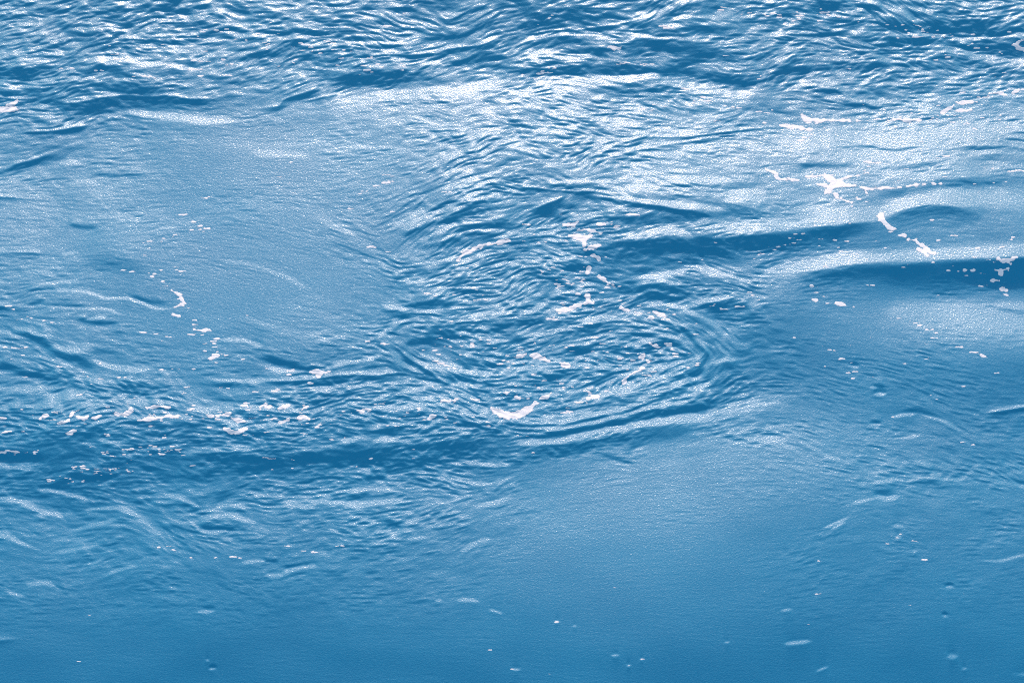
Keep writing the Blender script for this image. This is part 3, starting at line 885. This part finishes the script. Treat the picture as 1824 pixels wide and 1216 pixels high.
# the loose flecks nobody could count: one sheet of specks
FLECKS = '''
205 97 4 212 105 5 222 96 3 238 137 3 255 136 3 268 137 4.5 276 139 2.5 288 114 3 302 117 4 345 124 4 356 124 3 346 108 3 362 110 4 372 110 3 405 135 4.5 404 116 3.5 415 114 3 358 135 4.5 172 126 3 182 126 2.5 108 122 2.5 130 122 2 290 80 2 535 77 3 545 80 4 575 73 3 586 74 5 594 76 3 648 117 3 654 125 5 662 129 3 690 46 3.5 570 95 3 560 91 2.5 520 112 3 630 116 3 540 90 3 553 85 2.5 497 118 3 644 133 2 722 24 2.5 460 60 2
1388 32 3 1394 27 2 1284 18 3 1290 14 3.5 1464 17 2.5 1470 23 4 1478 27 2 1180 47 3 1192 50 5 1200 48 3 1294 100 3.5 1007 9 2.5 922 37 2.5 927 31 2 958 44 2.5 984 28 2.5 979 32 2 968 31 2 975 34 2 1241 24 2 1230 25 1.5 1105 113 2.5 1118 112 3 1126 113 2.5 1135 113 2 1160 114 2.5 1145 116 2 984 122 3.5 976 130 5 967 127 2 959 132 3 957 140 4 931 134 2 1216 158 3 1223 159 3 1244 172 3 1252 174 3.5 1239 180 4 1260 180 5 1231 184 3 1168 187 3 1187 190 2.5 1148 194 2.5 1158 197 3 1184 190 2 1292 189 3 1302 191 4 1318 193 4 1336 194 3.5 1352 199 3 1366 201 2.5 1278 215 3 1318 214 3 1362 219 3.5 1284 140 2 1352 141 2.5
1660 102 2.5 1666 107 3 1688 102 3 1682 98 2 1740 86 3 1757 85 2.5 1780 94 3.5 1785 96 2.5 1724 82 2.5 1735 78 2 1790 130 3 1772 137 2.5 1664 66 3 1652 52 3 1610 54 2.5 1620 60 3 1600 68 2 1630 67 3.5 1638 66 3 1445 46 2 1508 123 2 1512 123 2 1742 160 3 1733 172 3 1743 174 4 1755 174 4 1762 172 2.5 1715 165 2 1530 215 3.5 1545 215 3 1556 213 3.5 1566 212 3 1660 210 3 1670 206 3 1500 222 3 1472 229 3 1469 228 2 1545 229 3.5 1592 226 4 1446 240 3 1436 245 3.5 1428 250 3 1560 208 2.5 1655 213 2 1688 206 2.5 1453 220 2.5
1546 288 4 1552 290 5 1565 290 3 1580 292 2.5 1547 297 3.5 1640 252 2 1685 278 3 1672 282 2.5 1755 298 3 1768 300 2 1800 305 3 1815 304 3.5 1824 305 3 1530 355 2.5 1524 352 2 1545 360 2 1518 350 1.5 1540 350 1.5 1418 417 2.5 1431 416 3 1411 424 2.5 1424 427 2 1387 439 3 1379 445 2.5 1397 436 2.5 1406 435 2 1414 433 2.5 1462 426 2.5 1488 428 3 1507 430 3 1498 428 1.5 1443 428 1.5 1456 403 3 1514 398 2.5 1471 475 3 1460 477 2 1545 476 3 1550 476 2 1607 476 2.5 1683 472 2.5 1696 474 2 1719 491 3 1690 482 2 1707 483 2 1744 487 2.5 1760 488 2 1754 488 2 1748 510 2.5 1756 508 2 1668 526 3 1545 508 1.5 1554 508 2.5 1459 512 2.5 1454 521 2.5 1466 528 2 1474 540 2.5 1700 420 3 1672 428 3 1805 422 3 1800 427 2 1785 440 3 1742 442 3 1710 445 2.5 1661 392 2.5 1586 413 2 1612 422 1.5 1604 567 3 1612 568 2.5 1622 572 3 1628 575 3.5 1638 579 3 1652 587 3.5 1658 587 2.5 1668 593 3.5 1665 602 3 1706 540 2 1733 627 3 1740 627 3 1708 618 3.5 1789 643 3.5 1784 643 2.5 1500 639 4 1494 640 2.5 1513 646 2.5 1478 623 2.5 1486 624 2 1467 616 2.5 1510 664 2.5 1523 662 2.5 1520 674 3 1660 704 2.5 1668 711 2 1565 730 2 1716 787 2.5 1732 792 2.5 1710 783 2 1586 742 3 1648 612 1.5 1775 664 2.5
690 312 5 697 314 4 684 311 3 688 325 4 696 323 3 670 331 2.5 641 345 2.5 648 341 3 625 372 4 632 374 3.5 699 377 4 660 440 4 665 441 2.5 691 449 3 683 476 3 520 289 2 524 344 3 515 326 2 498 315 2.5 708 393 2 560 312 2 614 311 2 770 435 2.5 765 440 2 792 342 3 802 342 2 365 353 3 375 350 2.5 358 353 2 324 383 2.5 333 382 2.5 345 395 3.5 356 402 4 369 407 3 354 409 2.5 341 410 2.5 363 412 2 311 418 3 305 422 2 293 425 2.5 267 430 2.5 252 433 2 287 430 2 263 442 2 260 448 2 258 455 1.5 262 467 2 284 481 2.5 314 476 2.5 314 481 2.5 325 483 3.5 310 444 2 275 488 3 271 493 4 283 494 2.5 235 484 2.5 220 481 2.5 166 487 2.5 290 501 2.5 286 507 2 295 510 2 324 554 2 346 570 2.5 348 578 2.5 349 582 2.5 340 596 3.5 347 594 2.5 385 603 4 380 607 2.5 360 596 2.5 300 600 3.5 278 595 2.5 257 592 3 250 592 2 363 612 3 364 625 2.5 382 612 2.5 382 618 2.5 388 626 2.5 440 562 2 442 573 2.5 397 631 2.5 404 632 2.5 420 635 2.5 430 639 2.5 435 639 2 385 646 2 377 656 2 376 660 2.5 346 657 2.5 316 657 2.5 308 657 2 286 658 3 203 658 3 200 659 2 50 564 3 55 566 2.5 66 569 2.5 30 570 3 38 568 2 5 575 2.5 12 572 2 20 551 3.5 15 545 2.5 80 571 2.5 93 574 2.5 27 619 4 36 620 3.5 10 618 3 46 618 3 513 667 3 502 667 2.5 531 661 2.5 478 656 2 518 660 4 553 683 5 488 696 4 492 694 3 397 690 3.5 405 691 2.5 330 689 2.5 335 688 2 302 682 2 520 657 2.5
44 671 3 140 703 3.5 145 704 2.5 40 729 2.5 92 734 3 100 733 2.5 255 732 2.5 258 731 3 343 728 2.5 350 730 3 360 745 2 268 759 3 273 758 2 192 776 4 190 773 2.5 293 779 2.5 331 779 2 292 775 1.5 5 745 4 8 758 3 8 770 4 15 768 3 40 768 2 60 738 2 222 800 5 227 800 3 268 793 3 318 800 3.5 322 800 2 308 795 2 275 795 2.5 63 805 2.5 62 808 1.5 70 802 1.5 342 829 2.5 93 855 1.5 100 857 1.5 87 857 1.5 130 858 1.5 158 859 2 164 859 2.5 113 850 2 105 848 2 564 760 3.5 570 756 2.5 540 771 3 545 773 2.5 617 779 3.5 475 769 2.5 485 769 2 594 783 2.5 590 782 2 522 834 1.5 486 836 2 478 833 1.5 663 816 2 661 817 1.5 732 816 2.5 736 816 2 707 759 2 690 758 2 680 719 5 672 719 3 842 711 3.5 850 712 2.5 897 704 3 903 702 2.5 771 689 2 775 691 2 455 698 3.5 435 722 4 440 718 3 445 725 2.5 470 748 3.5 482 746 3.5 490 745 2.5 437 774 2.5 450 775 2.5 421 740 2.5 330 700 2 326 702 1.5 590 755 2 712 745 3 720 741 3
768 618 2.5 774 624 3 781 631 4 758 623 2.5 762 626 2 775 643 3 785 647 4 795 651 3 805 655 3.5 812 656 2.5 815 640 2.5 820 640 2 840 614 2.5 841 618 2.5 690 613 4 683 612 2 655 608 2 897 642 3 903 644 3 890 648 3 905 655 2.5 920 702 2 1005 653 3 946 654 3.5 960 652 3 935 647 2.5 945 650 2.5 952 667 3.5 934 669 3 1015 733 4 1003 735 3.5 1012 726 3.5 1020 724 2.5 975 738 3.5 980 738 2.5 1032 716 3 1025 716 2.5 1044 697 3 1045 655 2.5 1044 627 2 1075 625 3 1080 627 2.5 1128 642 2.5 1124 645 2.5 1105 637 2.5 1165 610 2.5 1192 615 2.5 1196 623 3 1190 612 3.5 1203 630 2.5 1214 625 2 1228 629 2.5 1132 680 3 1147 668 3 1156 667 3.5 1160 669 2.5 1242 650 2.5 1245 646 2.5 1045 642 2 939 776 2 928 777 1.5 945 778 1.5 922 775 1.5 999 382 2 1013 365 2 986 384 1.5 936 400 3.5 942 401 3.5 988 404 2.5 984 408 2.5 1100 403 3 1096 405 2 1127 382 4 1135 383 3 1147 382 2.5 1118 382 2.5 1085 395 4 1090 399 2.5 1034 457 4 1040 458 3.5 1076 458 2.5 1073 456 1.5 1036 476 2.5 1015 505 3 1020 505 2.5 1012 500 3 1008 498 2.5 1020 508 2.5 1035 502 3 1040 498 2.5 1038 510 2.5 1025 521 4 1030 524 3.5 1018 518 2.5 1082 512 2.5 1095 511 2 1104 510 2 1125 553 3 1140 545 3.5 1135 548 2.5 1136 558 3.5 1131 555 2.5 980 568 3.5 988 569 3 985 565 2 998 558 2.5 1089 590 2.5 1088 589 1.5 1035 582 2.5 1052 602 2 1060 600 2 1275 541 2 1290 551 3 1283 548 2.5 1318 546 3.5 1268 545 2.5 1286 561 2 1350 534 2 1342 526 2.5 1335 520 2 1160 610 2 1212 467 2 1250 463 1.5 1275 432 2 1345 461 2.5 1350 462 2 1353 454 2 1358 452 2 1334 468 1.5 1190 432 1.5 862 525 2 840 513 3.5 850 517 3 845 512 2 810 525 2 765 523 4 775 527 3.5 758 522 2.5 865 534 3 870 533 2.5 845 535 2.5 853 534 2 803 572 2 855 605 2 870 612 2
512 972 2.5 508 972 2 535 982 2 540 981 2.5 533 981 1.5 560 983 3 565 983 2.5 600 972 2 610 972 2.5 344 993 3 370 993 2 382 993 2 388 992 2 412 991 3.5 416 991 2.5 430 993 2 310 979 2.5 312 980 2 282 974 2.5 300 972 2 265 1005 1 1580 968 2.5 1598 957 3 1600 956 2.5 1629 963 3 1647 996 3.5 1650 997 2 1603 951 2 1594 950 1.5 992 1107 2 912 1191 2 1030 1114 1.5 1146 1173 2 1120 1185 2 1458 1057 2.5 1626 963 2 1717 1057 1.5
'''
v = np.array([float(q) for q in FLECKS.split()]).reshape(-1, 3).tolist()
def spray(x0, y0, x1, y1, n, r0, r1, sp):
    for i in range(int(n*.6)):
        t = rng.uniform(); v.append([x0+(x1-x0)*t+rng.normal()*sp, y0+(y1-y0)*t+rng.normal()*sp*.45, rng.uniform(r0, r1)])
spray(130, 832, 228, 842, 70, 1.0, 2.6, 6); spray(170, 842, 225, 836, 70, 1.0, 3.0, 6); spray(225, 800, 325, 804, 60, 1.0, 2.6, 7); spray(0, 806, 45, 804, 40, 1.2, 2.6, 4)
spray(85, 850, 170, 860, 30, .8, 1.8, 7); spray(470, 816, 525, 819, 40, 1.0, 2.4, 2.5); spray(190, 806, 240, 818, 35, 1.0, 2.4, 7)
spray(30, 735, 560, 745, 90, 1.3, 3.0, 22); spray(560, 735, 900, 745, 45, 1.2, 2.6, 20); spray(760, 610, 1220, 650, 120, 1.2, 3.0, 26); spray(880, 690, 1120, 690, 60, 1.2, 2.6, 20)
spray(980, 480, 1060, 560, 70, 1.2, 3.2, 22); spray(1060, 520, 1260, 590, 50, 1.0, 2.4, 20); spray(340, 60, 760, 125, 75, 1.2, 3.2, 22); spray(1280, 20, 1800, 60, 60, 1.2, 3.0, 14)
spray(1370, 200, 1820, 215, 60, 1.0, 2.6, 22); spray(1380, 440, 1800, 470, 40, .9, 1.8, 22); spray(0, 620, 400, 740, 50, 1.1, 2.4, 25); spray(1100, 114, 1165, 115, 24, 1.0, 2.2, 2.5)
spray(260, 480, 330, 560, 25, .9, 1.8, 12); spray(1370, 560, 1760, 700, 30, .8, 1.6, 30); spray(1620, 45, 1700, 70, 30, 1.0, 2.4, 8)
spray(820, 440, 1050, 420, 30, 1.0, 2.2, 22); spray(1480, 310, 1800, 330, 30, 1.0, 2.4, 14)
for i in range(90): v.append([rng.uniform(X0+40, PW+250), rng.uniform(Y0+40, PH+150), rng.uniform(.6, 1.3)])
cos, fs, films, off = [], [], [], 0
for x, y, r in v:
    r *= .8; e = rng.uniform(.4, 1.9)*r
    co, f, film = foam_geo([np.array([[x-e, y+rng.uniform(-.2, .2)*r, r*.8], [x+e, y, r*.7]])], rag=1.0, thick=.002, sq=1.9)
    if len(f): cos.append(co); films.append(film); fs.append(f+off); off += len(co)
co = np.vstack(cos); o = mesh('foam_flecks', co, np.vstack(fs)); add_film(o, np.concatenate(films)); o.data.materials.append(FOAM)
o['kind'] = 'stuff'; o['label'] = 'countless tiny white foam flecks and spray scattered over the water'
o['category'] = 'foam'
print('foam verts', len(co))
